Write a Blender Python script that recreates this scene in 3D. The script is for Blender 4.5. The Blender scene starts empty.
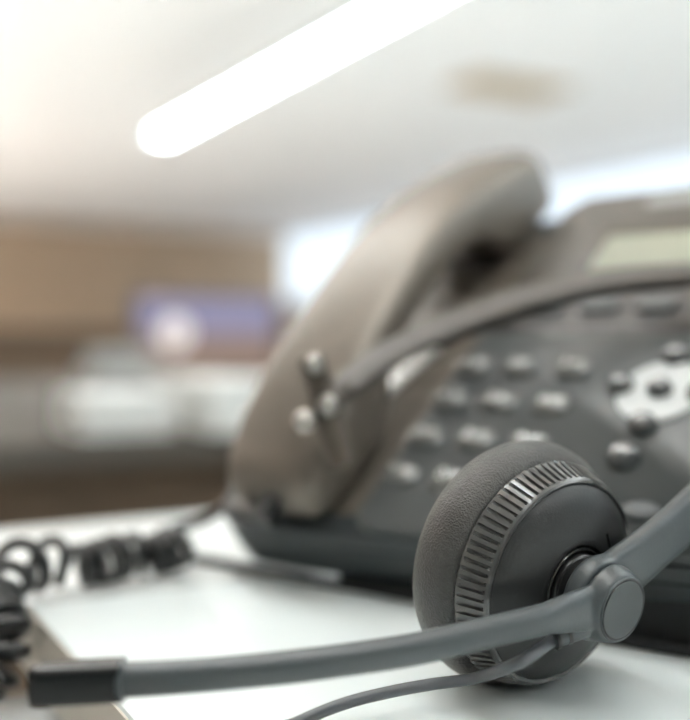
import bpy, bmesh, math, random
from mathutils import Vector, Matrix
random.seed(4)
C = bpy.context.scene.collection
PI = math.pi
CAMZ = 0.821                      # lens height above the floor, metres
F, CX, VH = 1030.0, 345.0, 338.0  # focal length and horizon of the 690 x 720 frame
DESK = -8.1                       # desk top, cm below the lens

# ------------------------------------------------------------------ materials
def M(name, col, rough=0.5, metal=0.0, bump=0.0, bscale=200.0, spec=0.5, var=0.0, vscale=20.0, coat=0.0, detail=3.0, aniso=0.0):
    m = bpy.data.materials.new(name); m.use_nodes = True
    nt = m.node_tree; p = nt.nodes['Principled BSDF']
    p.inputs['Base Color'].default_value = (*col, 1)
    p.inputs['Roughness'].default_value = rough
    p.inputs['Metallic'].default_value = metal
    p.inputs['Specular IOR Level'].default_value = spec
    p.inputs['Coat Weight'].default_value = coat
    tc = nt.nodes.new('ShaderNodeTexCoord')
    if var:
        n = nt.nodes.new('ShaderNodeTexNoise'); n.inputs['Scale'].default_value = vscale
        n.inputs['Detail'].default_value = 4
        nt.links.new(tc.outputs['Object'], n.inputs['Vector'])
        r = nt.nodes.new('ShaderNodeValToRGB')
        r.color_ramp.elements[0].position = .3; r.color_ramp.elements[1].position = .7
        r.color_ramp.elements[0].color = (*[c*(1-var) for c in col], 1)
        r.color_ramp.elements[1].color = (*[min(1, c*(1+var)) for c in col], 1)
        nt.links.new(n.outputs['Fac'], r.inputs['Fac'])
        nt.links.new(r.outputs['Color'], p.inputs['Base Color'])
    if bump:
        n = nt.nodes.new('ShaderNodeTexNoise'); n.inputs['Scale'].default_value = bscale
        n.inputs['Detail'].default_value = detail
        nt.links.new(tc.outputs['Object'], n.inputs['Vector'])
        b = nt.nodes.new('ShaderNodeBump'); b.inputs['Strength'].default_value = bump
        b.inputs['Distance'].default_value = 0.0006
        nt.links.new(n.outputs['Fac'], b.inputs['Height'])
        nt.links.new(b.outputs['Normal'], p.inputs['Normal'])
    return m

def EM(name, col, strength):
    m = bpy.data.materials.new(name); m.use_nodes = True
    p = m.node_tree.nodes['Principled BSDF']
    p.inputs['Base Color'].default_value = (.8, .8, .8, 1)
    p.inputs['Emission Color'].default_value = (*col, 1)
    p.inputs['Emission Strength'].default_value = strength
    return m

def leather():
    m = M('cushion_leatherette', (.055, .053, .049), .42, spec=.6)
    nt = m.node_tree; p = nt.nodes['Principled BSDF']
    tc = nt.nodes.new('ShaderNodeTexCoord')
    v = nt.nodes.new('ShaderNodeTexVoronoi'); v.inputs['Scale'].default_value = 2200
    w = nt.nodes.new('ShaderNodeTexNoise'); w.inputs['Scale'].default_value = 420; w.inputs['Detail'].default_value = 5
    a = nt.nodes.new('ShaderNodeMath'); a.operation = 'MULTIPLY_ADD'
    nt.links.new(tc.outputs['Object'], v.inputs['Vector']); nt.links.new(tc.outputs['Object'], w.inputs['Vector'])
    nt.links.new(w.outputs['Fac'], a.inputs[0]); a.inputs[1].default_value = 1.2
    nt.links.new(v.outputs['Distance'], a.inputs[2])
    b = nt.nodes.new('ShaderNodeBump'); b.inputs['Strength'].default_value = .9; b.inputs['Distance'].default_value = .00022
    nt.links.new(a.outputs[0], b.inputs['Height']); nt.links.new(b.outputs['Normal'], p.inputs['Normal'])
    return m

def brushed_disc(c, n):
    """radially brushed metal cap: the grain runs round the cap's own centre"""
    m = M('brushed_cap_metal', (.085, .092, .094), .26, metal=.95)
    nt = m.node_tree; p = nt.nodes['Principled BSDF']
    p.inputs['Anisotropic'].default_value = .9
    t = nt.nodes.new('ShaderNodeTangent'); t.direction_type = 'UV_MAP'
    tc = nt.nodes.new('ShaderNodeTexCoord')
    s = nt.nodes.new('ShaderNodeVectorMath'); s.operation = 'SUBTRACT'; s.inputs[1].default_value = c
    x = nt.nodes.new('ShaderNodeVectorMath'); x.operation = 'CROSS_PRODUCT'; x.inputs[1].default_value = n
    nt.links.new(tc.outputs['Object'], s.inputs[0]); nt.links.new(s.outputs[0], x.inputs[0])
    nm = nt.nodes.new('ShaderNodeVectorMath'); nm.operation = 'NORMALIZE'
    nt.links.new(x.outputs[0], nm.inputs[0]); nt.links.new(nm.outputs[0], p.inputs['Tangent'])
    nt.nodes.remove(t)
    return m

PLAST = (.10, .108, .110)
m_arm = M('satin_grey_plastic', (.064, .075, .079), .34, spec=.6, bump=.08, bscale=1500)
m_plate = M('matt_black_plastic', (0.0225, 0.0228, 0.0222), .40, bump=.10, bscale=1800)
m_band = M('ribbed_band_plastic', (.072, .073, .070), .20, spec=.9)
m_gloss = M('glossy_trim', (.09, .09, .088), .10, metal=.5, spec=.8)
m_dark = M('dark_hub_plastic', (0.0132, 0.0132, 0.0132), .28)
m_mic = M('microphone_black', (.007, .009, .009), .26)
m_cable = M('cable_rubber', (0.0960, 0.1040, 0.1120), .42)
m_leather = leather()
m_coil = M('coil_cord_black', (.014, .014, .013), .30, spec=.6)
m_face = M('phone_face_plastic', (.080, .088, .088), .38, bump=.15, bscale=900)
m_body = M('phone_body_plastic', (.055, .063, .066), .42, bump=.15, bscale=900)
m_upper = M('phone_display_housing', (.100, .088, .073), .42, bump=.1, bscale=900)
m_strip = M('phone_softkey_strip', (0.0300, 0.0258, 0.0216), .35)
m_key = M('phone_key_plastic', (.17, .175, .165), .16, spec=1.0, coat=.6)
m_btn = M('phone_round_button', (.05, .055, .055), .14, spec=1.0, coat=1.0)
m_silver = M('silver_navigation_pad', (.58, .61, .61), .42)
m_lcd = EM('lcd_glass', (.70, .74, .58), .06); m_lcd.node_tree.nodes['Principled BSDF'].inputs['Base Color'].default_value = (.30, .31, .235, 1)
m_bezel = M('lcd_bezel', (.06, .045, .03), .3)
m_print = M('pale_print', (.85, .86, .83), .5)
m_rivet = M('rivet_metal', (.42, .40, .37), .42, metal=.8)
m_badge = M('badge_silver_paint', (.36, .37, .36), .5)
m_hand = M('handset_haze_plastic', (.165, .140, .113), .38, metal=.35, spec=.8, bump=.05, bscale=900)  # brown flare haze is put into this warm colour
m_cradle = M('cradle_plastic', (.145, .122, .096), .45)
m_grille = M('speaker_grille_metal', (.70, .69, .66), .35, metal=.5)
m_rubber = M('rubber_foot', (.02, .022, .023), .7)
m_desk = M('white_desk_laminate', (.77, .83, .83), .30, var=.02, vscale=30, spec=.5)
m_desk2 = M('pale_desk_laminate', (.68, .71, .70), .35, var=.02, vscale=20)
m_deskedge = M('desk_edge_band', (.56, .53, .47), .5)
m_desk3 = M('taupe_desk_laminate', (.075, .066, .055), .85, var=.04, vscale=20)
m_leg = M('desk_leg_metal', (.35, .35, .34), .4, metal=.6)
m_paper = M('white_paper', (.74, .75, .73), .8)
m_wallt = M('tan_wall_paint', (.50, .39, .28), .8, var=.05, vscale=2)
m_wallw = M('white_wall_paint', (.80, .77, .72), .8, var=.02, vscale=2)
m_wallg = M('grey_wall_paint', (.30, .31, .31), .8, var=.02, vscale=2)
m_ceil = M('white_ceiling_paint', (.93, .915, .90), .9, var=.01, vscale=3)
m_floor = M('pale_vinyl_floor', (.76, .77, .76), .6, var=.05, vscale=6)
m_screen = M('brown_partition_fabric', (.125, .085, .055), .9, var=.15, vscale=40)
m_alu = M('aluminium_trim', (.6, .6, .6), .35, metal=.8)
m_black = M('black_office_plastic', (.03, .028, .026), .5)
m_white = M('white_office_plastic', (.36, .36, .35), .6)
m_light = EM('fixture_diffuser', (.82, .965, 1), 19)
m_lightmid = EM('half_added_fill', (.86, .97, 1), 10)
m_lightlow = EM('dimmed_added_fill', (.90, .98, 1), 8)
m_lightw = EM('warm_added_fill', (1, .93, .86), 12)
m_lightup = EM('added_fill_up', (.92, .98, 1), 22)
m_lightwup = EM('warm_added_fill_up', (1, .84, .72), 17)
m_lightwfar = EM('warm_far_added_fill_up', (1, .86, .77), 75)
m_vent = M('ceiling_vent_metal', (.56, .45, .31), .6)

# ------------------------------------------------------------------ object helpers
def blend(o, voxel=.00032, it=26):
    r = o.modifiers.new('remesh', 'REMESH'); r.mode = 'VOXEL'; r.voxel_size = voxel; r.use_smooth_shade = True
    s = o.modifiers.new('smooth', 'SMOOTH'); s.factor = .5; s.iterations = it
    return o

def root_off(o):
    off = Vector((0, 0, 0))
    while o: off += o.location; o = o.parent
    return off

def wm(p):                        # cm round the lens -> metres in the world
    return Vector((p[0]*.01, p[1]*.01, CAMZ + p[2]*.01))

def thing(name, label, cat, base, group=None):
    o = bpy.data.objects.new(name, None); C.objects.link(o)
    o.location = base; o.empty_display_size = .02
    o['label'] = label; o['category'] = cat
    if group: o['group'] = group
    return o

def tag(o, label, cat, group=None):
    o['label'] = label; o['category'] = cat
    if group: o['group'] = group
    return o

def mk(name, verts, faces, mat, parent=None, smooth=True, cm=True, angle=38, kind=None, origin=None, mod=None):
    ps = [wm(v) if cm else Vector(v) for v in verts]
    if parent is not None: off = root_off(parent)
    elif origin is not None: off = Vector(origin)
    else:
        off = Vector(((min(p.x for p in ps)+max(p.x for p in ps))/2, (min(p.y for p in ps)+max(p.y for p in ps))/2, min(p.z for p in ps)))
    me = bpy.data.meshes.new(name)
    me.from_pydata([p-off for p in ps], [], faces)
    bm = bmesh.new(); bm.from_mesh(me)
    bmesh.ops.remove_doubles(bm, verts=bm.verts, dist=1e-6)
    bmesh.ops.recalc_face_normals(bm, faces=bm.faces)
    bm.to_mesh(me); bm.free()
    if smooth:
        me.polygons.foreach_set('use_smooth', [True]*len(me.polygons))
        me.set_sharp_from_angle(angle=math.radians(angle))
    me.materials.append(mat)
    o = bpy.data.objects.new(name, me); C.objects.link(o)
    if parent is not None: o.parent = parent
    else: o.location = off
    if kind: o['kind'] = kind
    return o

class MB:
    def __init__(s): s.v = []; s.f = []
    def add(s, v, f):
        k = len(s.v); s.v += [Vector(p) for p in v]; s.f += [tuple(i+k for i in q) for q in f]
        return s
    def make(s, name, mat, parent=None, **k): return mk(name, s.v, s.f, mat, parent, **k)

def frame_of(axis, up=(0, 0, 1)):
    a = Vector(axis).normalized(); u = Vector(up)
    x = u.cross(a)
    if x.length < 1e-4: x = Vector((1, 0, 0)).cross(a)
    x.normalize(); return x, a.cross(x), a

def lathe(c, axis, prof, seg=96, closed=False, rfun=None):
    """prof: list of (radius, height along axis)"""
    c = Vector(c); x, y, a = frame_of(axis)
    v, f = [], []
    n = len(prof)
    for i in range(seg):
        t = 2*PI*i/seg
        for j, (r, s) in enumerate(prof):
            if rfun: r, s = rfun(t, j, r, s)
            v.append(c + (x*math.cos(t)+y*math.sin(t))*r + a*s)
    for i in range(seg):
        for j in range(n if closed else n-1):
            k = (j+1) % n; i2 = (i+1) % seg
            f.append((i*n+j, i2*n+j, i2*n+k, i*n+k))
    return v, f

def smoothpts(P, n=12):
    P = [Vector(p) for p in P]
    Q = [P[0]*2-P[1]] + P + [P[-1]*2-P[-2]]
    out = []
    for i in range(1, len(Q)-2):
        for k in range(n):
            t = k/n
            a, b, c, d = Q[i-1], Q[i], Q[i+1], Q[i+2]
            out.append(.5*((2*b)+(c-a)*t+(2*a-5*b+4*c-d)*t*t+(3*b-a-3*c+d)*t**3))
    out.append(P[-1]); return out

def lerp_list(vals, n):
    out = []
    for i in range(n):
        t = i/(n-1)*(len(vals)-1); k = min(int(t), len(vals)-2); u = t-k
        u = u*u*(3-2*u)
        out.append(vals[k]*(1-u)+vals[k+1]*u)
    return out

def sweep(P, w, h=None, up=(0, 0, 1), seg=16, power=2.0, caps=True, round_end=0):
    """section swept along P: half-size w along the side axis, h along the up axis (lists or numbers); power > 2 squares the section off"""
    P = [Vector(p) for p in P]; n = len(P)
    W = w if isinstance(w, list) else [w]*n
    H = W if h is None else (h if isinstance(h, list) else [h]*n)
    UPS = up if isinstance(up, list) else [Vector(up)]*n
    v, f = [], []
    for i, p in enumerate(P):
        t = (P[min(i+1, n-1)]-P[max(i-1, 0)]).normalized()
        u = Vector(UPS[i]); u = (u-t*u.dot(t)).normalized(); s = t.cross(u)
        for k in range(seg):
            a = 2*PI*k/seg; ca, sa = math.cos(a), math.sin(a)
            e = 2/power
            v.append(p + s*W[i]*math.copysign(abs(ca)**e, ca) + u*H[i]*math.copysign(abs(sa)**e, sa))
    for i in range(n-1):
        for k in range(seg):
            k2 = (k+1) % seg
            f.append((i*seg+k, i*seg+k2, (i+1)*seg+k2, (i+1)*seg+k))
    if caps:
        f.append(tuple(range(seg))[::-1]); f.append(tuple((n-1)*seg+k for k in range(seg)))
    return v, f

def tube(P, r, seg=12):
    """round tube with a rotation-minimising frame"""
    P = [Vector(p) for p in P]; n = len(P)
    R = r if isinstance(r, list) else [r]*n
    t0 = (P[1]-P[0]).normalized(); x, y, _ = frame_of(t0, (0, 0, 1) if abs(t0.z) < .9 else (1, 0, 0))
    v, f = [], []; u = x
    for i, p in enumerate(P):
        t = (P[min(i+1, n-1)]-P[max(i-1, 0)]).normalized()
        u = (u-t*u.dot(t)).normalized(); s = t.cross(u)
        for k in range(seg):
            a = 2*PI*k/seg
            v.append(p+(u*math.cos(a)+s*math.sin(a))*R[i])
    for i in range(n-1):
        for k in range(seg):
            k2 = (k+1) % seg
            f.append((i*seg+k, i*seg+k2, (i+1)*seg+k2, (i+1)*seg+k))
    f.append(tuple(range(seg))[::-1]); f.append(tuple((n-1)*seg+k for k in range(seg)))
    return v, f

def rprism(outline, n0, n1, bev=.1, bseg=3, both=False, mapf=None):
    """outline (x, y) raised from n0 to n1 with the upper (and lower) rim rounded"""
    bm = bmesh.new()
    lo = [bm.verts.new((x, y, n0)) for x, y in outline]; hi = [bm.verts.new((x, y, n1)) for x, y in outline]
    n = len(outline)
    bm.faces.new(lo[::-1]); bm.faces.new(hi)
    for i in range(n): bm.faces.new((lo[i], lo[(i+1) % n], hi[(i+1) % n], hi[i]))
    if bev:
        bm.edges.ensure_lookup_table()
        ed = [e for e in bm.edges if all(v in hi for v in e.verts) or (both and all(v in lo for v in e.verts))]
        bmesh.ops.bevel(bm, geom=ed, offset=bev, segments=bseg, affect='EDGES', profile=.5, clamp_overlap=True)
    bm.verts.index_update()
    v = [v.co.copy() for v in bm.verts]; f = [tuple(x.index for x in q.verts) for q in bm.faces]
    bm.free()
    if mapf: v = [mapf(*p) for p in v]
    return v, f

def rrect(x0, x1, y0, y1, r=.1, n=5):
    P = []
    for cx, cy, a0 in ((x1-r, y1-r, 0), (x0+r, y1-r, 90), (x0+r, y0+r, 180), (x1-r, y0+r, 270)):
        for k in range(n+1):
            a = math.radians(a0+90*k/n); P.append((cx+r*math.cos(a), cy+r*math.sin(a)))
    return P

def ell(cx, cy, rx, ry, n=32): return [(cx+rx*math.cos(2*PI*k/n), cy+ry*math.sin(2*PI*k/n)) for k in range(n)]

def at(u, v, y):                  # frame position at a depth (cm)
    return Vector(((u-CX)/F*y, y, (VH-v)/F*y))

# ------------------------------------------------------------------ the room (axes turned to the desk's own)
_d = Vector((-557/F, 1.0)).normalized()
A2 = _d; B2 = Vector((_d.y, -_d.x))
def rm(b, a, z):                  # across the room, along the room, height: metres
    return Vector((B2.x*b+A2.x*a, B2.y*b+A2.y*a, z))
def rbox(b0, b1, a0, a1, z0, z1, bev=0):
    return rprism([(b0, a0), (b1, a0), (b1, a1), (b0, a1)], z0, z1, bev, 2, mapf=rm)
SILL = 1.45
BL, BR, AB, AF, ZC = -9.0, 8.35, -5.0, 17.8, CAMZ+1.95
def struct(name, vf, mat): return mk(name, vf[0], vf[1], mat, cm=False, smooth=False, kind='structure')
struct('floor', rbox(BL-.2, BR+.2, AB-.2, AF+.2, -.1, 0), m_floor)
struct('ceiling', rbox(BL-.2, BR+.2, AB-.2, AF+.2, ZC, ZC+.1), m_ceil)
struct('wall_far', rbox(BL, BR, AF, AF+.15, 0, ZC), m_wallt)
struct('wall_left', rbox(BL-.15, BL, AB, AF, 0, ZC), m_wallw)
struct('wall_back', rbox(BL, BR, AB-.15, AB, 0, ZC), m_wallg)
struct('wall_right', rbox(BR, BR+.15, AB, AF, 0, SILL), m_wallw)
bays = [(AB+.3+k*3.75, AB+.3+(k+1)*3.75) for k in range(6)]
for k, (a0, a1) in enumerate(bays):
    w = struct('window_%d' % (k+1), rbox(BR+.02, BR+.10, a0-.04, a0+.04, SILL, ZC), m_alu)
    mb = MB()
    mb.add(*rbox(BR+.02, BR+.10, a0+.04, a1-.04, SILL, SILL+.06)); mb.add(*rbox(BR+.02, BR+.10, a0+.04, a1-.04, ZC-.05, ZC))
    mb.make('window_frame', m_alu, w, cm=False, smooth=False)
    g = bpy.data.materials.get('window_glass')
    if not g:
        g = bpy.data.materials.new('window_glass'); g.use_nodes = True; nt = g.node_tree
        for n in list(nt.nodes):
            if n.type == 'BSDF_PRINCIPLED': nt.nodes.remove(n)
        t = nt.nodes.new('ShaderNodeBsdfTransparent'); t.inputs[0].default_value = (.95, .97, 1, 1)
        gl = nt.nodes.new('ShaderNodeBsdfGlossy'); gl.inputs['Roughness'].default_value = .02
        mx = nt.nodes.new('ShaderNodeMixShader'); mx.inputs[0].default_value = .06
        nt.links.new(t.outputs[0], mx.inputs[1]); nt.links.new(gl.outputs[0], mx.inputs[2])
        nt.links.new(mx.outputs[0], nt.nodes['Material Output'].inputs[0])
    mk('pane', *rbox(BR+.05, BR+.06, a0+.04, a1-.04, SILL+.06, ZC-.05), g, w, cm=False, smooth=False)
struct('trim_1', rbox(BR-.06, BR+.0, AB, AF, SILL-.05, SILL), m_wallw)

DROP = .45
def ceiling_light(b, a0, a1, label, mat=None, matup=None, w=.06):
    z = ZC-DROP
    t = thing('pendant_light', label, 'ceiling light', rm(b, (a0+a1)/2, z))
    mk('housing', *rbox(b-w-.006, b+w+.006, a0-.006, a1+.006, z+.006, z+.05), m_white, t, cm=False, smooth=False)
    mk('diffuser', *rbox(b-w, b+w, a0, a1, z, z+.006), mat or m_light, t, cm=False, smooth=False)
    if matup: mk('added_uplight', *rbox(b-w, b+w, a0, a1, z+.05, z+.056), matup, t, cm=False, smooth=False)  # upward glow added to brighten the ceiling
    for k in (.12, .5, .88):
        a = a0+(a1-a0)*k
        mk('suspension_wire', *tube([rm(b, a, z+.056), rm(b, a, ZC-.001)], .0015, 6), m_alu, t, cm=False)
ceiling_light(2.44, 2.3, 7.4, 'long bright linear pendant light running diagonally above the phone')
ceiling_light(2.44, -4.4, .8, 'added unseen linear fill light behind the camera', m_lightlow, m_lightup)  # added out of frame to lift the foreground and ceiling
ceiling_light(5.6, -3.0, 3.4, 'added unseen linear fill light by the windows, right of the desk', m_light)  # added beyond the right edge to brighten the desk
ceiling_light(.1, -1.2, 7.4, 'added unseen linear fill light with warm uplight, left of the one above the phone', m_lightmid, m_lightwup)  # added out of frame for key highlights and a warm ceiling glow
ceiling_light(.1, 8.6, 15.5, 'added unseen warm linear fill light in the far left of the office', m_lightw, m_lightwfar)  # added off to the left to brighten and warm the far ceiling
ceiling_light(-4.2, 4.0, 10.5, 'added unseen warm linear fill light near the left wall', m_lightw, m_lightwup)  # added out of view to lift the ceiling with warm light
vt = thing('ceiling_vent', 'tan rectangular vent set in the white ceiling', 'ceiling vent', rm(4.9, 6.4, ZC-.04))
mk('vent_frame', *rbox(4.45, 5.35, 6.15, 6.65, ZC-.03, ZC-.002), m_vent, vt, cm=False, smooth=False)
for k in range(6):
    mk('slat', *rbox(4.5, 5.3, 6.19+k*.075, 6.235+k*.075, ZC-.04, ZC-.03), m_vent, vt, cm=False, smooth=False)

# ------------------------------------------------------------------ desks
def rb(p):                        # world xy (cm round the lens) -> room b, a (m)
    q = Vector((p[0], p[1]))*.01
    return q.dot(B2), q.dot(A2)
ZD = CAMZ + DESK*.01
cb, ca = rb((-9.6, 31.2))         # the near desk's far left corner
sb, sa = rb((-14.7, 43.9))        # a point on the second desk's far edge
def desk(name, label, b0, b1, a0, a1, top, mat):
    t = thing(name, label, 'desk', rm((b0+b1)/2, (a0+a1)/2, 0))
    mk('desk_top', *rbox(b0+.0006, b1, a0+.0006, a1-.0006, top-.020, top, .0012), mat, t, cm=False)
    eb = MB()
    eb.add(*rbox(b0, b0+.0006, a0, a1, top-.0205, top-.0011)); eb.add(*rbox(b0, b1, a1-.0006, a1, top-.0205, top-.0011))
    e_ = eb.make('edge_band', m_deskedge, t, cm=False, smooth=False); e_['label'] = 'beige edge of the desk top'
    for bb in (b0+.05, b1-.05):
        for aa in (a0+.05, a1-.05):
            mk('leg', *rbox(bb-.02, bb+.02, aa-.02, aa+.02, 0, top-.020), m_leg, t, cm=False, smooth=False)
    return t
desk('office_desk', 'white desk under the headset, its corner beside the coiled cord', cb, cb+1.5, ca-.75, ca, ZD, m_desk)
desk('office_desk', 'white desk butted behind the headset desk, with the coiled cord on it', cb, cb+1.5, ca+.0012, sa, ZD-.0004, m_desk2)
# ------------------------------------------------------------------ the desk phone
YAW, TILT = math.radians(39.3), math.radians(37.6)
PR = Vector((math.cos(YAW), -math.sin(YAW), 0))
PH = Vector((math.sin(YAW), math.cos(YAW), 0))
PU = PH*math.cos(TILT)+Vector((0, 0, math.sin(TILT)))
PN = PR.cross(PU)
PO = Vector((4.41, 35.99, -.834)) - PN*.28
def ph(a, b, n): return PO+PR*a+PU*b+PN*n
phone = thing('desk_phone', 'dark grey office desk phone with keypad and display, propped up behind the headset', 'phone', wm((8.5, 38, DESK)))
def bf(a): return -7.95+.06*(a+2)
out = [(14.5, 12.0), (-.05, 11.3), (-.75, 10.3), (-6.9, 9.6), (-7.2, 9.2), (-7.2, -6.4)]
for k in range(1, 9):
    t = k/8*PI/2
    out.append((-7.2+1.8*(1-math.cos(t)), -6.6-1.45*math.sin(t)))
out += [(a, bf(a)) for a in (-2, 0, 2, 4, 6, 8, 10, 12, 14.5)]
mk('housing', *rprism(out, -2.3, -.42, .28, 4, both=True, mapf=ph), m_body, phone)
pan = [(14.4, 2.15), (-.75, 2.15), (-.8, -7.0)] + [(-.8+.7*(1-math.cos(t)), -7.0-.62*math.sin(t)) for t in (.4, .8, 1.2)] + [(a, bf(a)+.15) for a in (0, 3, 6, 9, 12, 14.4)]
mk('keypad_panel', *rprism(pan, -.5, 0, .16, 3, mapf=ph), m_face, phone)
up = [(14.4, 11.95), (0, 11.25), (-.72, 10.25), (-.75, 5.15), (14.4, 5.15)]
mk('display_housing', *rprism(up, -.5, .12, .16, 3, mapf=ph), m_upper, phone)
mk('softkey_strip', *rprism([(14.4, 5.15), (-.75, 5.15), (-.75, 2.16), (14.4, 2.16)], -.5, -.12, 0, mapf=ph), m_strip, phone, smooth=False)
for k in range(5):
    a = .5+k*2.1
    mk('softkey', *rprism(rrect(a, a+1.5, 3.3, 4.0, .25), -.14, .08, .1, 3, mapf=ph), m_face, phone)
# front foot and rear stand
ft = []
c0 = Vector((0, 33.76, 0)); pf = Vector((PH.x, PH.y, 0))
mb = MB()
def fp(s, d, z): return Vector((c0.x, c0.y, 0))+PR*s+pf*d+Vector((0, 0, z))
mb.add(*rprism([(-.3, 0.05), (14.5, -.1), (14.5, 1.4), (-.3, 1.4)], DESK+.01, DESK+1.35, .0, mapf=fp))
mb.make('front_foot', m_rubber, phone, smooth=False)
b0, b1 = ph(0, 5, -2.3), ph(0, 9.4, -2.3)
q = [(-4.5, 0), (12, 0)]
vs, fs = [], []
for a in (-4.5, 12.5):
    for p in (ph(a, 5.6, -2.25), ph(a, 9.2, -2.25)): vs.append(p)
    p = ph(a, 9.2, -2.25); vs.append(Vector((p.x, p.y, DESK+.02)))
    p = ph(a, 6.8, -2.25); vs.append(Vector((p.x, p.y, DESK+.02)))
fs = [(0, 1, 2, 3), (4, 7, 6, 5), (0, 4, 5, 1), (1, 5, 6, 2), (2, 6, 7, 3), (3, 7, 4, 0)]
mk('stand', vs, fs, m_body, phone, smooth=False)
# display
fr = mk('lcd_bezel', *rprism(rrect(1.75, 12.4, 5.35, 8.75, .3), .10, .19, .06, 2, mapf=ph), m_bezel, phone)
mk('lcd_screen', *rprism(rrect(2.25, 11.9, 5.5, 7.85, .15), .15, .22, .03, 2, mapf=ph), m_lcd, phone)
lg = mk('badge', *rprism(rrect(2.9, 6.3, 10.0, 10.75, .2), .1, .17, .04, 2, mapf=ph), m_badge, phone)
lg['label'] = 'pale badge above the display'

def text_mesh(s, size):
    cu = bpy.data.curves.new('t', 'FONT'); cu.body = s; cu.size = size; cu.align_x = 'CENTER'; cu.align_y = 'CENTER'
    o = bpy.data.objects.new('t', cu); C.objects.link(o)
    me = bpy.data.meshes.new_from_object(o.evaluated_get(bpy.context.evaluated_depsgraph_get()))
    v = [tuple(p.co) for p in me.vertices]; f = [tuple(p.vertices) for p in me.polygons]
    bpy.data.objects.remove(o); bpy.data.curves.remove(cu); bpy.data.meshes.remove(me)
    return v, f

def dome(cx, cy, rx, ry, n0, h, power=2.6, seg=28, rings=7):
    v, f = [], []
    for j in range(rings+1):
        t = j/rings*PI/2
        sc, z = math.cos(t)**.6, math.sin(t)
        for k in range(seg):
            a = 2*PI*k/seg; e = 2/power
            x = math.copysign(abs(math.cos(a))**e, math.cos(a)); y = math.copysign(abs(math.sin(a))**e, math.sin(a))
            v.append((cx+rx*sc*x, cy+ry*sc*y, n0+h*z))
    for j in range(rings):
        for k in range(seg):
            k2 = (k+1) % seg; f.append((j*seg+k, j*seg+k2, (j+1)*seg+k2, (j+1)*seg+k))
    f.append(tuple(range(seg))[::-1])
    return v, f
def pm(vf): return [ph(*p) for p in vf[0]], vf[1]
letters = ['', 'ABC', 'DEF', 'GHI', 'JKL', 'MNO', 'PQRS', 'TUV', 'WXYZ', '', '', '']
names = ['1', '2', '3', '4', '5', '6', '7', '8', '9', '*', '0', '#']
for i, ch in enumerate(names):
    c, r = i % 3, i//3
    a, b = 1.9*c, -1.835*r
    k = mk('key', *pm(dome(a, b, .66, .46, -.02, .34, 3.2)), m_key, phone)
    tv, tf = text_mesh(ch, .60)
    lt_ = MB().add([ph(a-.22+x, b+y+.03, .325) for x, y, z in tv], tf)
    if letters[i]:
        tv, tf = text_mesh(letters[i], .27)
        lt_.add([ph(a+.22+x, b+y+.03, .325) for x, y, z in tv], tf)
    lt_.make('legend', m_print, k, smooth=False)
# navigation pad, its buttons and the round keys around it
nc = (7.08, -.95)
mk('navigation_pad', *rprism(ell(*nc, 1.32, 1.4, 48), -.02, .09, .05, 3, mapf=ph), m_silver, phone)
for da, db in ((0, 0), (-1.3, .12), (1.3, -.12), (0, 1.6), (0, -1.6)):
    mk('navigation_button', *pm(dome(nc[0]+da, nc[1]+db, .46 if (da or db) else .42, .42 if (da or db) else .38, .0, .46, 2)), m_btn, phone)
mk('round_button', *pm(dome(6.98, -3.95, .50, .48, -.02, .5, 2)), m_btn, phone)
mk('oval_button', *pm(dome(8.1, -5.85, .60, .40, -.02, .16, 2)), m_body, phone)
for a, b in ((9.9, -4.0), (10.6, -5.7), (10.4, 0), (12, 0), (10.4, -1.8), (12, -1.8)):
    mk('round_button', *pm(dome(a, b, .42, .42, -.02, .3, 2)), m_btn, phone)
# groove line along the front lip
gv = [ph(a, bf(a)-.0, n) for a in (-1.5, 14.4) for n in (-1.02, -.92)]
mk('lip_seam', *sweep([ph(a, bf(a)-.005, -1.0) for a in (-1.5, 2, 6, 10, 14.3)], .03, .05, up=PN), m_rubber, phone)
# cradle floor and the speaker grille beneath the handset
mk('cradle', *rprism(rrect(-6.2, -.95, -7.0, 9.2, .4), -.45, -.33, .06, 2, mapf=ph), m_cradle, phone)
mb = MB(); mb.add(*rprism([(-4.15, -2.3), (-3.35, -2.4), (-2.25, 1.5), (-3.0, 1.6)], -.34, -.24, .04, 2, mapf=ph))
gr = mb.make('speaker_grille', m_grille, phone)
for k in range(9):
    t = k/8; a0 = -3.70+1.05*t; b0_ = -2.1+3.5*t
    mk('grille_slot', *rprism(rrect(a0-.25, a0+.25, b0_-.05, b0_+.05, .04, 3), -.25, -.235, 0, mapf=ph), m_rubber, gr)
# hook tabs of the cradle
mk('hook_tab', *rprism(rrect(-4.0, -3.0, 5.6, 6.2, .15), -.35, .25, .1, 2, mapf=ph), m_cradle, phone)

# ------------------------------------------------------------------ the handset, resting across the cradle
hs = thing('phone_handset', 'grey arched telephone handset resting on the left of the desk phone', 'handset', wm(ph(-3.6, -5, -.3)))
st = [  # b, top, bottom, half width
    (-7.75, .95, .30, 1.5), (-7.5, 1.45, .0, 1.85), (-6.8, 1.95, -.14, 2.1), (-5.6, 2.5, -.14, 2.2), (-4.2, 2.95, -.14, 2.2), (-3.0, 3.2, .6, 2.18),
    (-2.0, 3.4, 1.75, 2.12), (0, 3.7, 2.15, 2.08), (2.2, 3.95, 2.3, 2.05), (4.3, 4.0, 2.2, 2.05), (5.8, 3.85, 1.7, 2.08), (6.9, 3.7, .5, 2.12), (7.8, 3.5, -.14, 2.2),
    (9.2, 3.15, -.14, 2.25), (10.4, 2.85, -.14, 2.28), (10.95, 2.70, -.14, 2.27), (11.1, 2.58, -.14, 2.2)]
ac = -3.65
v, f = [], []; SEG = 40
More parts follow.
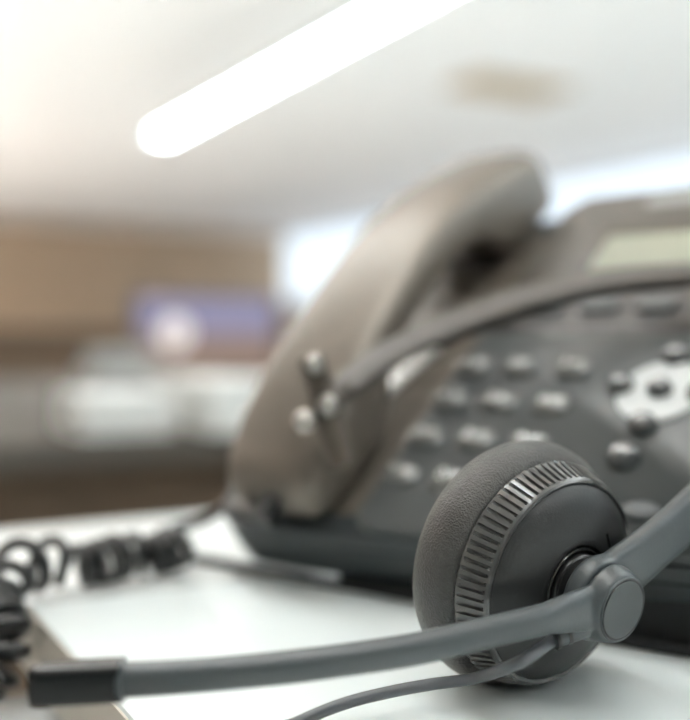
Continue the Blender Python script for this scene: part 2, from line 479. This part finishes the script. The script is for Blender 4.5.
for (b, t, lo, w) in st:
    for k in range(SEG):
        a = 2*PI*k/SEG; ca_, sa_ = math.cos(a), math.sin(a); e = 2/5.5
        x = math.copysign(abs(ca_)**e, ca_); y = math.copysign(abs(sa_)**e, sa_)
        crown = .22*(1-x*x) if y > 0 else 0
        v.append(ph(ac+w*x, b, (t+lo)/2-.12+(t-lo)/2*y + crown))
n = len(st)
for i in range(n-1):
    for k in range(SEG):
        k2 = (k+1) % SEG; f.append((i*SEG+k, i*SEG+k2, (i+1)*SEG+k2, (i+1)*SEG+k))
f.append(tuple(range(SEG))[::-1]); f.append(tuple((n-1)*SEG+k for k in range(SEG)))
ho = mk('handset_body', v, f, m_hand, hs, angle=50)
mk('earpiece_grille', *pm(dome(ac, 9.2, 1.3, 1.1, -.27, -.03, 2)), m_hand, hs)
mk('cord_plug', *tube([ph(ac+.2, -7.5, .7), ph(ac+.1, -8.5, .55)], .36), m_coil, hs)

# ------------------------------------------------------------------ the handset's coiled cord
def coil():
    P = [ph(ac+.1, -8.4, .55), at(232, 505, 36.0), at(205, 519, 36.6), at(178, 527, 36.9), at(160, 535, 36.4)]
    straight = smoothpts(P, 10)
    path = [at(160, 535, 36.4), at(176, 547, 35.6), at(158, 554, 34.8), at(126, 555, 34.3), at(98, 562, 33.5), at(74, 566, 33.0), at(50, 561, 32.6), at(24, 566, 31.9), at(6, 580, 31.0), at(-2, 604, 30.2), at(3, 634, 29.4), at(0, 664, 28.8), at(-26, 694, 28.4)]
    sp = smoothpts(path, 70)
    L = [0]
    for i in range(1, len(sp)): L.append(L[-1]+(sp[i]-sp[i-1]).length)
    x = None; out = []; a = 0
    ups = Vector((0, 0, 1))
    for i, p in enumerate(sp):
        t = (sp[min(i+1, len(sp)-1)]-sp[max(i-1, 0)]).normalized()
        if x is None: x = ups.cross(t).normalized()
        x = (x-t*x.dot(t)).normalized(); y = t.cross(x)
        fr_ = L[i]/L[-1]
        loose = math.exp(-((fr_-.56)/.07)**2)
        pitch = .56 + .75*loose + .16*math.sin(fr_*31)
        if i: a += 2*PI*(L[i]-L[i-1])/pitch
        g = min(1, .25+L[i]/1.6)*(1+.28*loose+.08*math.sin(fr_*23+1))
        out.append(p+(x*math.cos(a)+y*math.sin(a))*.58*g)
    # keep every turn on the desk top
    res = []
    for p in out:
        bb, aa = rb(p)
        q = p.copy()
        if bb > cb+.002: q.z = max(q.z, DESK+.21)
        res.append(q)
    return straight[:-1]+res
cp = coil()
# resample so that the spiral stays round
co = tube(cp, .195, 12)
tag(mk('coiled_cord', *co, m_coil, angle=60), 'black coiled telephone cord heaped at the left corner of the desk', 'cord')
tc_ = smoothpts([at(176, 0, 37.6), at(230, 0, 36.2), at(285, 0, 34.6), at(330, 0, 33.4), at(400, 0, 31.8), at(470, 0, 30.2), at(560, 0, 28.2), at(680, 0, 26.2), at(760, 0, 25.4)], 10)
tc_ = [Vector((p.x, p.y, DESK+.16)) for p in tc_]
tag(mk('thin_cable', *tube(tc_, .15, 10), m_rubber), 'thin dark cable lying on the desk along the front of the phone', 'cable')

# ------------------------------------------------------------------ the headset
S = 23.25/24.4
HC = at(562, 582, 23.25)                                   # centre of the outer plate's rim
r_ = Vector((.98, -.2, 0)); u_ = Vector((.05, .22, .97)); tcm = Vector((-.2, -.95, .22))
HN = (.8*(.927*r_-.374*u_)+.6*tcm).normalized()
hset = thing('headset', 'grey office headset with padded earpiece and microphone boom, lying in front of the phone', 'headset', wm((HC.x, HC.y, DESK)))
def hp(prof): return [(r*S, s*S) for r, s in prof]
def cat(prof, n=6):
    return [(p.x, p.y) for p in smoothpts([(r, s, 0) for r, s in prof], n)]
cush = cat([(2.50, -.72), (2.78, -.80), (2.96, -.98), (3.05, -1.25), (3.06, -1.55), (2.97, -1.9), (2.75, -2.2), (2.4, -2.36), (2.0, -2.3), (1.7, -2.05), (1.6, -1.7), (1.6, -1.3)], 5)
x_, y_, a_ = frame_of(HN)
def soft(t, j, r, s):             # the padding gives a little where it stands on the desk
    dz = (x_*math.cos(t)+y_*math.sin(t)).z
    if dz < -.5 and r > 1.8*S:
        lim = (HC.z + HN.z*s - DESK)/(-dz) - .01
        r = min(r, lim)
    return r, s
cu = mk('ear_cushion', *lathe(HC, HN, hp(cush), 160, rfun=soft), m_leather, hset, angle=70)
cu['label'] = 'grained leatherette ear cushion'
mk('speaker_cloth', *lathe(HC, HN, hp([(0.0, -1.35), (.8, -1.35), (1.62, -1.32)]), 64), m_dark, hset)
# ribbed band: 84 pressed slots round a tapering ring
NR = 84; SUB = 12
def slots(t, j, r, s):
    ph_ = (t/(2*PI)*NR) % 1
    g = max(0, min(1, (.25-abs(ph_-.5))/.10))
    if 3 <= j <= bn-4:
        e = min(1, (min(j-2, bn-3-j))/1.5)
        r -= .085*S*g*e
    return r, s
bandp = [(2.38, .0), (2.50, .02), (2.545, -.03), (2.575, -.11), (2.585, -.14), (2.61, -.22), (2.655, -.33), (2.69, -.42), (2.715, -.49), (2.74, -.56), (2.748, -.59), (2.77, -.68), (2.76, -.745), (2.6, -.78)]
bn = len(bandp)
mk('ribbed_band', *lathe(HC, HN, hp(bandp), NR*SUB, rfun=slots), m_band, hset, angle=30)
mk('trim_ring', *lathe(HC, HN, hp([(2.36, -.05), (2.38, .03), (2.42, .055), (2.46, .055), (2.50, .02), (2.50, -.05)]), 160, closed=True), m_gloss, hset)
platep = [(2.38, .02), (2.30, .10), (2.0, .24), (1.6, .36), (1.4, .41), (1.2, .45), (1.10, .47), (1.05, .455), (1.03, .40), (1.03, .25), (1.0, .20), (.0, .20)]
mk('outer_plate', *lathe(HC, HN, hp(platep), 128), m_plate, hset, angle=50)
mk('hub_ring', *lathe(HC, HN, hp([(.98, .2), (.98, .42), (.96, .45), (.93, .45), (.91, .42), (.91, .2)]), 96, closed=True), m_gloss, hset)
mk('hub', *lathe(HC, HN, hp([(0, .9), (.74, .9), (.78, .86), (.79, .55), (.82, .53), (.84, .5), (.84, .2), (0, .2)]), 96), m_dark, hset)
# little slot mark on the plate
def onplate(u, v, s):             # frame position -> on the plane s along the axis
    d = Vector(((u-CX)/F, 1, (VH-v)/F)); k = (HC+HN*s*S).dot(HN)/d.dot(HN); return d*k
p0, p1 = onplate(605, 533, .33), onplate(608, 546, .37)
mk('vent_slot', *sweep([p0, p0.lerp(p1, .5), p1], .05, .10, up=HN, seg=12), m_dark, hset)
# yoke: collar on the hub, arm going up to the headband
def ax(s): return HC+HN*s*S
yoke = MB()
yoke.add(*lathe(HC, HN, hp([(0, .78), (.86, .78), (.97, .84), (1.0, .92), (.99, 1.16), (.95, 1.26), (.9, 1.28), (0, 1.28)]), 96))
bandpts = smoothpts([ax(1.03), onplate(612, 580, 1.03), onplate(640, 558, 1.03), onplate(668, 534, 1.03), onplate(696, 509, 1.03), at(740, 470, 25.2), at(800, 405, 26.2), at(845, 330, 27.6), at(835, 282, 29.6), at(770, 268, 31.8), at(690, 272, 33.4), at(600, 281, 34.3), at(520, 299, 34.2), at(430, 334, 33.1), at(378, 362, 32.2), at(345, 388, 31.5)], 14)
nb = len(bandpts)
ups = []
for i in range(nb):
    t = i/(nb-1)
    k = min(1, max(0, (t-.18)/.35))
    ups.append((HN*(1-k)+Vector((.15, -.55, .82)).normalized()*k).normalized())
na = 14*5
wl = [0]*nb; hl = [0]*nb
for i in range(nb):
    t = i/(nb-1)
    if t < .08: wl[i] = (.72+.12*(1-t/.08)**1.5)*S
    elif t < .25: wl[i] = (.72-.12*(t-.08)/.17)*S
    else: wl[i] = (.60+.06*min(1, (t-.25)/.3)-.16*max(0, (t-.78)/.22))*S
    hl[i] = (.27-.05*min(1, max(0, (t-.2)/.3)))*S
yoke.add(*sweep(bandpts[:na+1], wl[:na+1], hl[:na+1], ups[:na+1], seg=28, power=3.2))
blend(yoke.make('yoke_arm', m_arm, hset, angle=40))
m_hb = M('headband_haze_plastic', (.080, .069, .058), .40, bump=.08, bscale=1500)  # warm lens haze over the band is put into its colour
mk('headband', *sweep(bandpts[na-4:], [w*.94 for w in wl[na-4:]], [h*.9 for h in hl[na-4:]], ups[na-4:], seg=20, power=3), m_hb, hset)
pad = [p-u*.28 for p, u in zip(bandpts[na+22:na+112], ups[na+22:na+112])]
mk('headband_padding', *sweep(pad, .50, .16, ups[na+22:na+112], seg=18, power=2.6), m_dark, hset)
# far end of the headband: hinge and temple pad
tp = smoothpts([at(311, 357, 31.4), at(321, 385, 31.3), at(331, 425, 31.2), at(343, 466, 31.0)], 8)
tpad = mk('temple_pad', *sweep(tp, .40, .34, (-.3, -.8, .4), seg=20, power=2.8), M('temple_pad_foam', (.095, .078, .060), .6), hset)
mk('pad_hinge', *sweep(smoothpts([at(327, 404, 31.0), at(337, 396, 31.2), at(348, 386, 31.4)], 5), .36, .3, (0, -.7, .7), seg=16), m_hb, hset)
for u, v_, rr in ((314, 361, .26), (327, 402, .30), (304, 418, .36)):
    c = at(u, v_, 30.75)
    ax_ = Vector((-.25, -.55, .8)).normalized()
    mk('rivet', *lathe(c, ax_, [(0, .2), (rr*.6, .16), (rr*.9, .05), (rr, -.08), (rr*.8, -.35), (0, -.4)], 24), m_rivet, hset)
mk('hinge_stub', *tube([at(304, 418, 31.1), at(326, 412, 31.2)], .22), m_dark, hset)
# boom joint, boom and microphone
boom = MB()
boom.add(*lathe(HC, HN, hp([(0, 1.30), (.88, 1.30), (.91, 1.34), (.91, 1.42), (.82, 1.70), (.78, 1.76), (.76, 1.775), (.74, 1.77), (0, 1.77)]), 96))
bp = smoothpts([ax(1.45), at(570, 612.5, 21.42), at(540, 620, 21.02), at(500, 629.5, 20.66), at(420, 648, 20.08), at(330, 662, 19.6), at(240, 672, 19.28), at(170, 677.5, 19.1), at(119, 680, 19.0)], 10)
nb2 = len(bp)
hb = lerp_list([.40, .385, .345, .335, .335, .33, .33, .335, .34], nb2)
wb = lerp_list([.16, .21, .26, .27, .28, .29, .30, .30, .30], nb2)
hb[:26] = [hb[i]+.15*max(0, 1-abs(i-4)/18)**2 for i in range(26)]
boom.add(*sweep(bp, [w*S for w in wb], [h*S*1.0 for h in hb], seg=32, power=2.2))
blend(boom.make('microphone_boom', m_arm, hset, angle=40))
mt = smoothpts([at(122, 679.9, 19.0), at(80, 682, 18.95), at(46, 684, 18.9), at(41, 684.2, 18.9)], 6)
mic = mk('microphone', *sweep(mt, .335, .37, seg=28, power=4.5), m_mic, hset)
mk('microphone_collar', *sweep([at(124, 679.8, 19.0), at(117, 680.2, 19.0)], .340, .372, seg=28, power=4), m_arm, mic)
cc = ax(1.77)
capo = mk('joint_cap', *lathe(HC, HN, hp([(0, 1.815), (.3, 1.815), (.60, 1.815), (.665, 1.81), (.68, 1.79), (.68, 1.70)]), 96), brushed_disc(wm(cc)-root_off(hset), HN), hset)
mk('cap_groove', *lathe(HC, HN, hp([(.67, 1.70), (.67, 1.79), (.70, 1.795), (.715, 1.79), (.715, 1.70)]), 96, closed=True), m_dark, hset)
mk('cap_rim', *lathe(HC, HN, hp([(.715, 1.70), (.715, 1.80), (.73, 1.81), (.745, 1.80), (.755, 1.70)]), 96, closed=True), m_arm, hset)
capo['label'] = 'brushed metal disc'
# cable leaving the joint under the boom
rel = smoothpts([onplate(584, 626, 1.35), onplate(566, 634, 1.25), onplate(553, 639, 1.15)], 5)
mk('strain_relief', *tube(rel, [.26*S-.006*i for i in range(len(rel))], 14), m_arm, hset)
for q_ in (5, 9):
    p = rel[q_]; d = (rel[min(q_+1, 10)]-rel[q_-1]).normalized()
    mk('relief_ring', *tube([p-d*.03, p+d*.05], .25*S, 14), m_dark, hset)
cb_pts = smoothpts([onplate(556, 638, 1.15), onplate(546, 645, 1.15), onplate(520, 662, 1.3), at(478, 677.5, 22.3), at(430, 684.5, 22.2), at(385, 693, 21.9), at(340, 705, 21.6), at(290, 726, 21.2), at(220, 760, 20)], 10)
cb_pts = [Vector((p.x, p.y, max(p.z, DESK+.125))) for p in cb_pts]
mk('headset_cable', *tube(cb_pts, [.135*S]*len(cb_pts), 14), m_cable, hset)

# ------------------------------------------------------------------ things farther off in the office
def rba(u, y):                    # frame column at a depth (m) -> room coordinates
    return rb(((u-CX)/F*y*100, y*100))
def part(name, b0, b1, a0, a1, z0, z1, mat, par, bev=.004): return mk(name, *rbox(b0, b1, a0, a1, z0, z1, bev), mat, par, cm=False)
fb, fa = rba(72, .80)
fd = desk('office_desk', 'taupe desk farther off at left, holding the open laptop', fb-.45, fb+1.5, fa, fa+1.3, ZD, m_desk3)
part('modesty_panel', fb-.43, fb+1.48, fa+.04, fa+.06, .53, ZD-.02, m_screen, fd, 0)
# paper stack and white box on the far desk
pb, pa = rba(84, .83)
tag(mk('paper_stack', *rbox(pb, pb+.075, pa, pa+.10, ZD, ZD+.035, .002), m_paper, cm=False), 'white paper stack at the left end of the farther desk', 'paper')
pb, pa = rba(126, 1.12)
dt = thing('label_printer', 'small white machine behind the paper stack on the farther desk', 'printer', rm(pb, pa, ZD))
part('printer_body', pb-.03, pb+.045, pa, pa+.1, ZD, ZD+.05, m_white, dt); part('printer_lid', pb-.02, pb+.035, pa+.02, pa+.1, ZD+.05, ZD+.068, m_white, dt)
pb, pa = rba(212, .86)
tag(mk('paper_stack', *rbox(pb, pb+.07, pa, pa+.16, ZD, ZD+.045, .002), m_paper, cm=False), 'white paper stack on the farther desk, close behind the phone handset', 'paper')
# laptop
lb, la = rba(205, 1.75)
lt = thing('laptop', 'open laptop with a blue and brown picture on its screen', 'laptop', rm(lb, la, ZD))
part('laptop_base', lb-.14, lb+.15, la-.24, la-.02, ZD, ZD+.016, m_alu, lt)
lid = part('laptop_lid', lb-.125, lb+.135, la, la+.01, ZD+.016, ZD+.155, m_black, lt)
ms = bpy.data.materials.new('laptop_display'); ms.use_nodes = True
nt = ms.node_tree; p = nt.nodes['Principled BSDF']; p.inputs['Base Color'].default_value = (.02, .02, .02, 1)
tc = nt.nodes.new('ShaderNodeTexCoord'); sx = nt.nodes.new('ShaderNodeSeparateXYZ'); nt.links.new(tc.outputs['Object'], sx.inputs[0])
rp = nt.nodes.new('ShaderNodeValToRGB'); mr = nt.nodes.new('ShaderNodeMapRange'); mr.inputs['From Min'].default_value = .02; mr.inputs['From Max'].default_value = .15
nt.links.new(sx.outputs['Z'], mr.inputs[0]); nt.links.new(mr.outputs[0], rp.inputs[0])
e = rp.color_ramp.elements; e[0].color = (.17, .115, .09, 1); e[1].color = (.17, .16, .25, 1); e[0].position = .45; e[1].position = .6
nt.links.new(rp.outputs[0], p.inputs['Emission Color']); p.inputs['Emission Strength'].default_value = 1.0
mk('laptop_screen', *rbox(lb-.118, lb+.128, la-.004, la, ZD+.022, ZD+.15), ms, lid, cm=False, smooth=False)
pc = rm(lb-.055, la-.006, ZD+.09)
mk('screen_picture', *lathe(pc, (-A2.x, -A2.y, 0), [(0, .001), (.028, .001), (.028, -.001), (0, -.001)], 32), EM('pink_picture', (.30, .21, .195), .6), lid, cm=False)
# brown partition and an office chair at the left
qb, qa = rba(165, 2.6)
sc_ = thing('partition_screen', 'brown fabric office partition behind the farther desk at left', 'partition', rm(qb-1.2, qa, 0))
part('fabric_panel', qb-2.6, qb, qa, qa+.05, .05, .815, m_screen, sc_); part('top_rail', qb-2.62, qb+.02, qa-.01, qa+.06, .815, .84, m_screen, sc_)
for x in (qb-2.5, qb-.1): part('foot', x-.03, x+.03, qa-.2, qa+.25, 0, .05, m_black, sc_)
hb_, ha_ = rba(-40, 3.4)
ch = thing('office_chair', 'dark office chair behind the brown partition at left', 'chair', rm(hb_, ha_, 0))
part('backrest', hb_-.22, hb_+.10, ha_+.2, ha_+.26, .52, .80, m_black, ch, .02); part('seat', hb_-.25, hb_+.13, ha_-.2, ha_+.22, .42, .49, m_black, ch, .02)
mk('column', *lathe(rm(hb_-.06, ha_, 0), (0, 0, 1), [(0, .08), (.03, .08), (.03, .42), (0, .42)], 20), m_leg, ch, cm=False)
for k in range(5):
    a = 2*PI*k/5; c = rm(hb_-.06, ha_, .08); e_ = c+Vector((.26*math.cos(a), .26*math.sin(a), -.03))
    l = mk('base_spoke', *sweep([c, c.lerp(e_, .5), e_], .022, .018), m_black, ch, cm=False)
    mk('caster', *lathe(e_-Vector((0, 0, .025)), (math.sin(a), -math.cos(a), 0), [(0, -.015), (.025, -.015), (.025, .015), (0, .015)], 16), m_black, l, cm=False)
mk('back_bar', *sweep([rm(hb_-.06, ha_+.1, .42), rm(hb_-.06, ha_+.27, .45), rm(hb_-.06, ha_+.27, .6)], .03, .012, (B2.x, B2.y, 0)), m_black, ch, cm=False)
# long tan sideboard against the far wall
kb = thing('wall_cupboard', 'long brown row of low cupboards along the far wall', 'cupboard', rm(2, AF-.25, 0))
part('carcass', -4, 7.6, AF-.5, AF-.02, 0, .95, m_screen, kb)
for k in range(8): 
    d = part('door', -3.95+k*1.45, -2.55+k*1.45, AF-.53, AF-.502, .05, .9, m_screen, kb)
    mk('handle', *rbox(-2.65+k*1.45, -2.62+k*1.45, AF-.55, AF-.531, .6, .75), m_alu, d, cm=False, smooth=False)

# ------------------------------------------------------------------ light, sky, camera
w = bpy.data.worlds.new('World'); bpy.context.scene.world = w; w.use_nodes = True
bg = w.node_tree.nodes['Background']; bg.inputs[0].default_value = (.85, .94, 1.0, 1); bg.inputs[1].default_value = 1.05
for a0, a1 in bays:               # sky portals in the window openings
    l = bpy.data.lights.new('sky_portal', 'AREA'); l.shape = 'RECTANGLE'; l.size = a1-a0; l.size_y = ZC-SILL-.05; l.cycles.is_portal = True
    o = bpy.data.objects.new('sky_portal', l); C.objects.link(o); o.location = rm(BR+.12, (a0+a1)/2, (ZC+SILL)/2)
    o.matrix_world = Matrix.Translation(o.location) @ Matrix(((A2.x, 0, B2.x), (A2.y, 0, B2.y), (0, 1, 0))).to_4x4()
cam = bpy.data.cameras.new('camera'); co_ = bpy.data.objects.new('camera', cam); C.objects.link(co_)
co_.location = (0, 0, CAMZ); co_.rotation_euler = (PI/2, 0, 0)
cam.sensor_fit = 'VERTICAL'; cam.sensor_height = 24; cam.sensor_width = 24; cam.lens = F/720*24
cam.shift_y = -(360-VH)/720
cam.clip_start = .01; cam.clip_end = 200
cam.dof.use_dof = True; cam.dof.focus_distance = .2225; cam.dof.aperture_fstop = cam.lens/9.9
sc = bpy.context.scene; sc.camera = co_
sc.view_settings.view_transform = 'Standard'; sc.view_settings.look = 'None'
sc.view_settings.exposure = .70; sc.view_settings.gamma = 1.0
sc.cycles.use_denoising = True
sc.cycles.max_bounces = 10; sc.cycles.diffuse_bounces = 6
sc.cycles.sample_clamp_indirect = 8
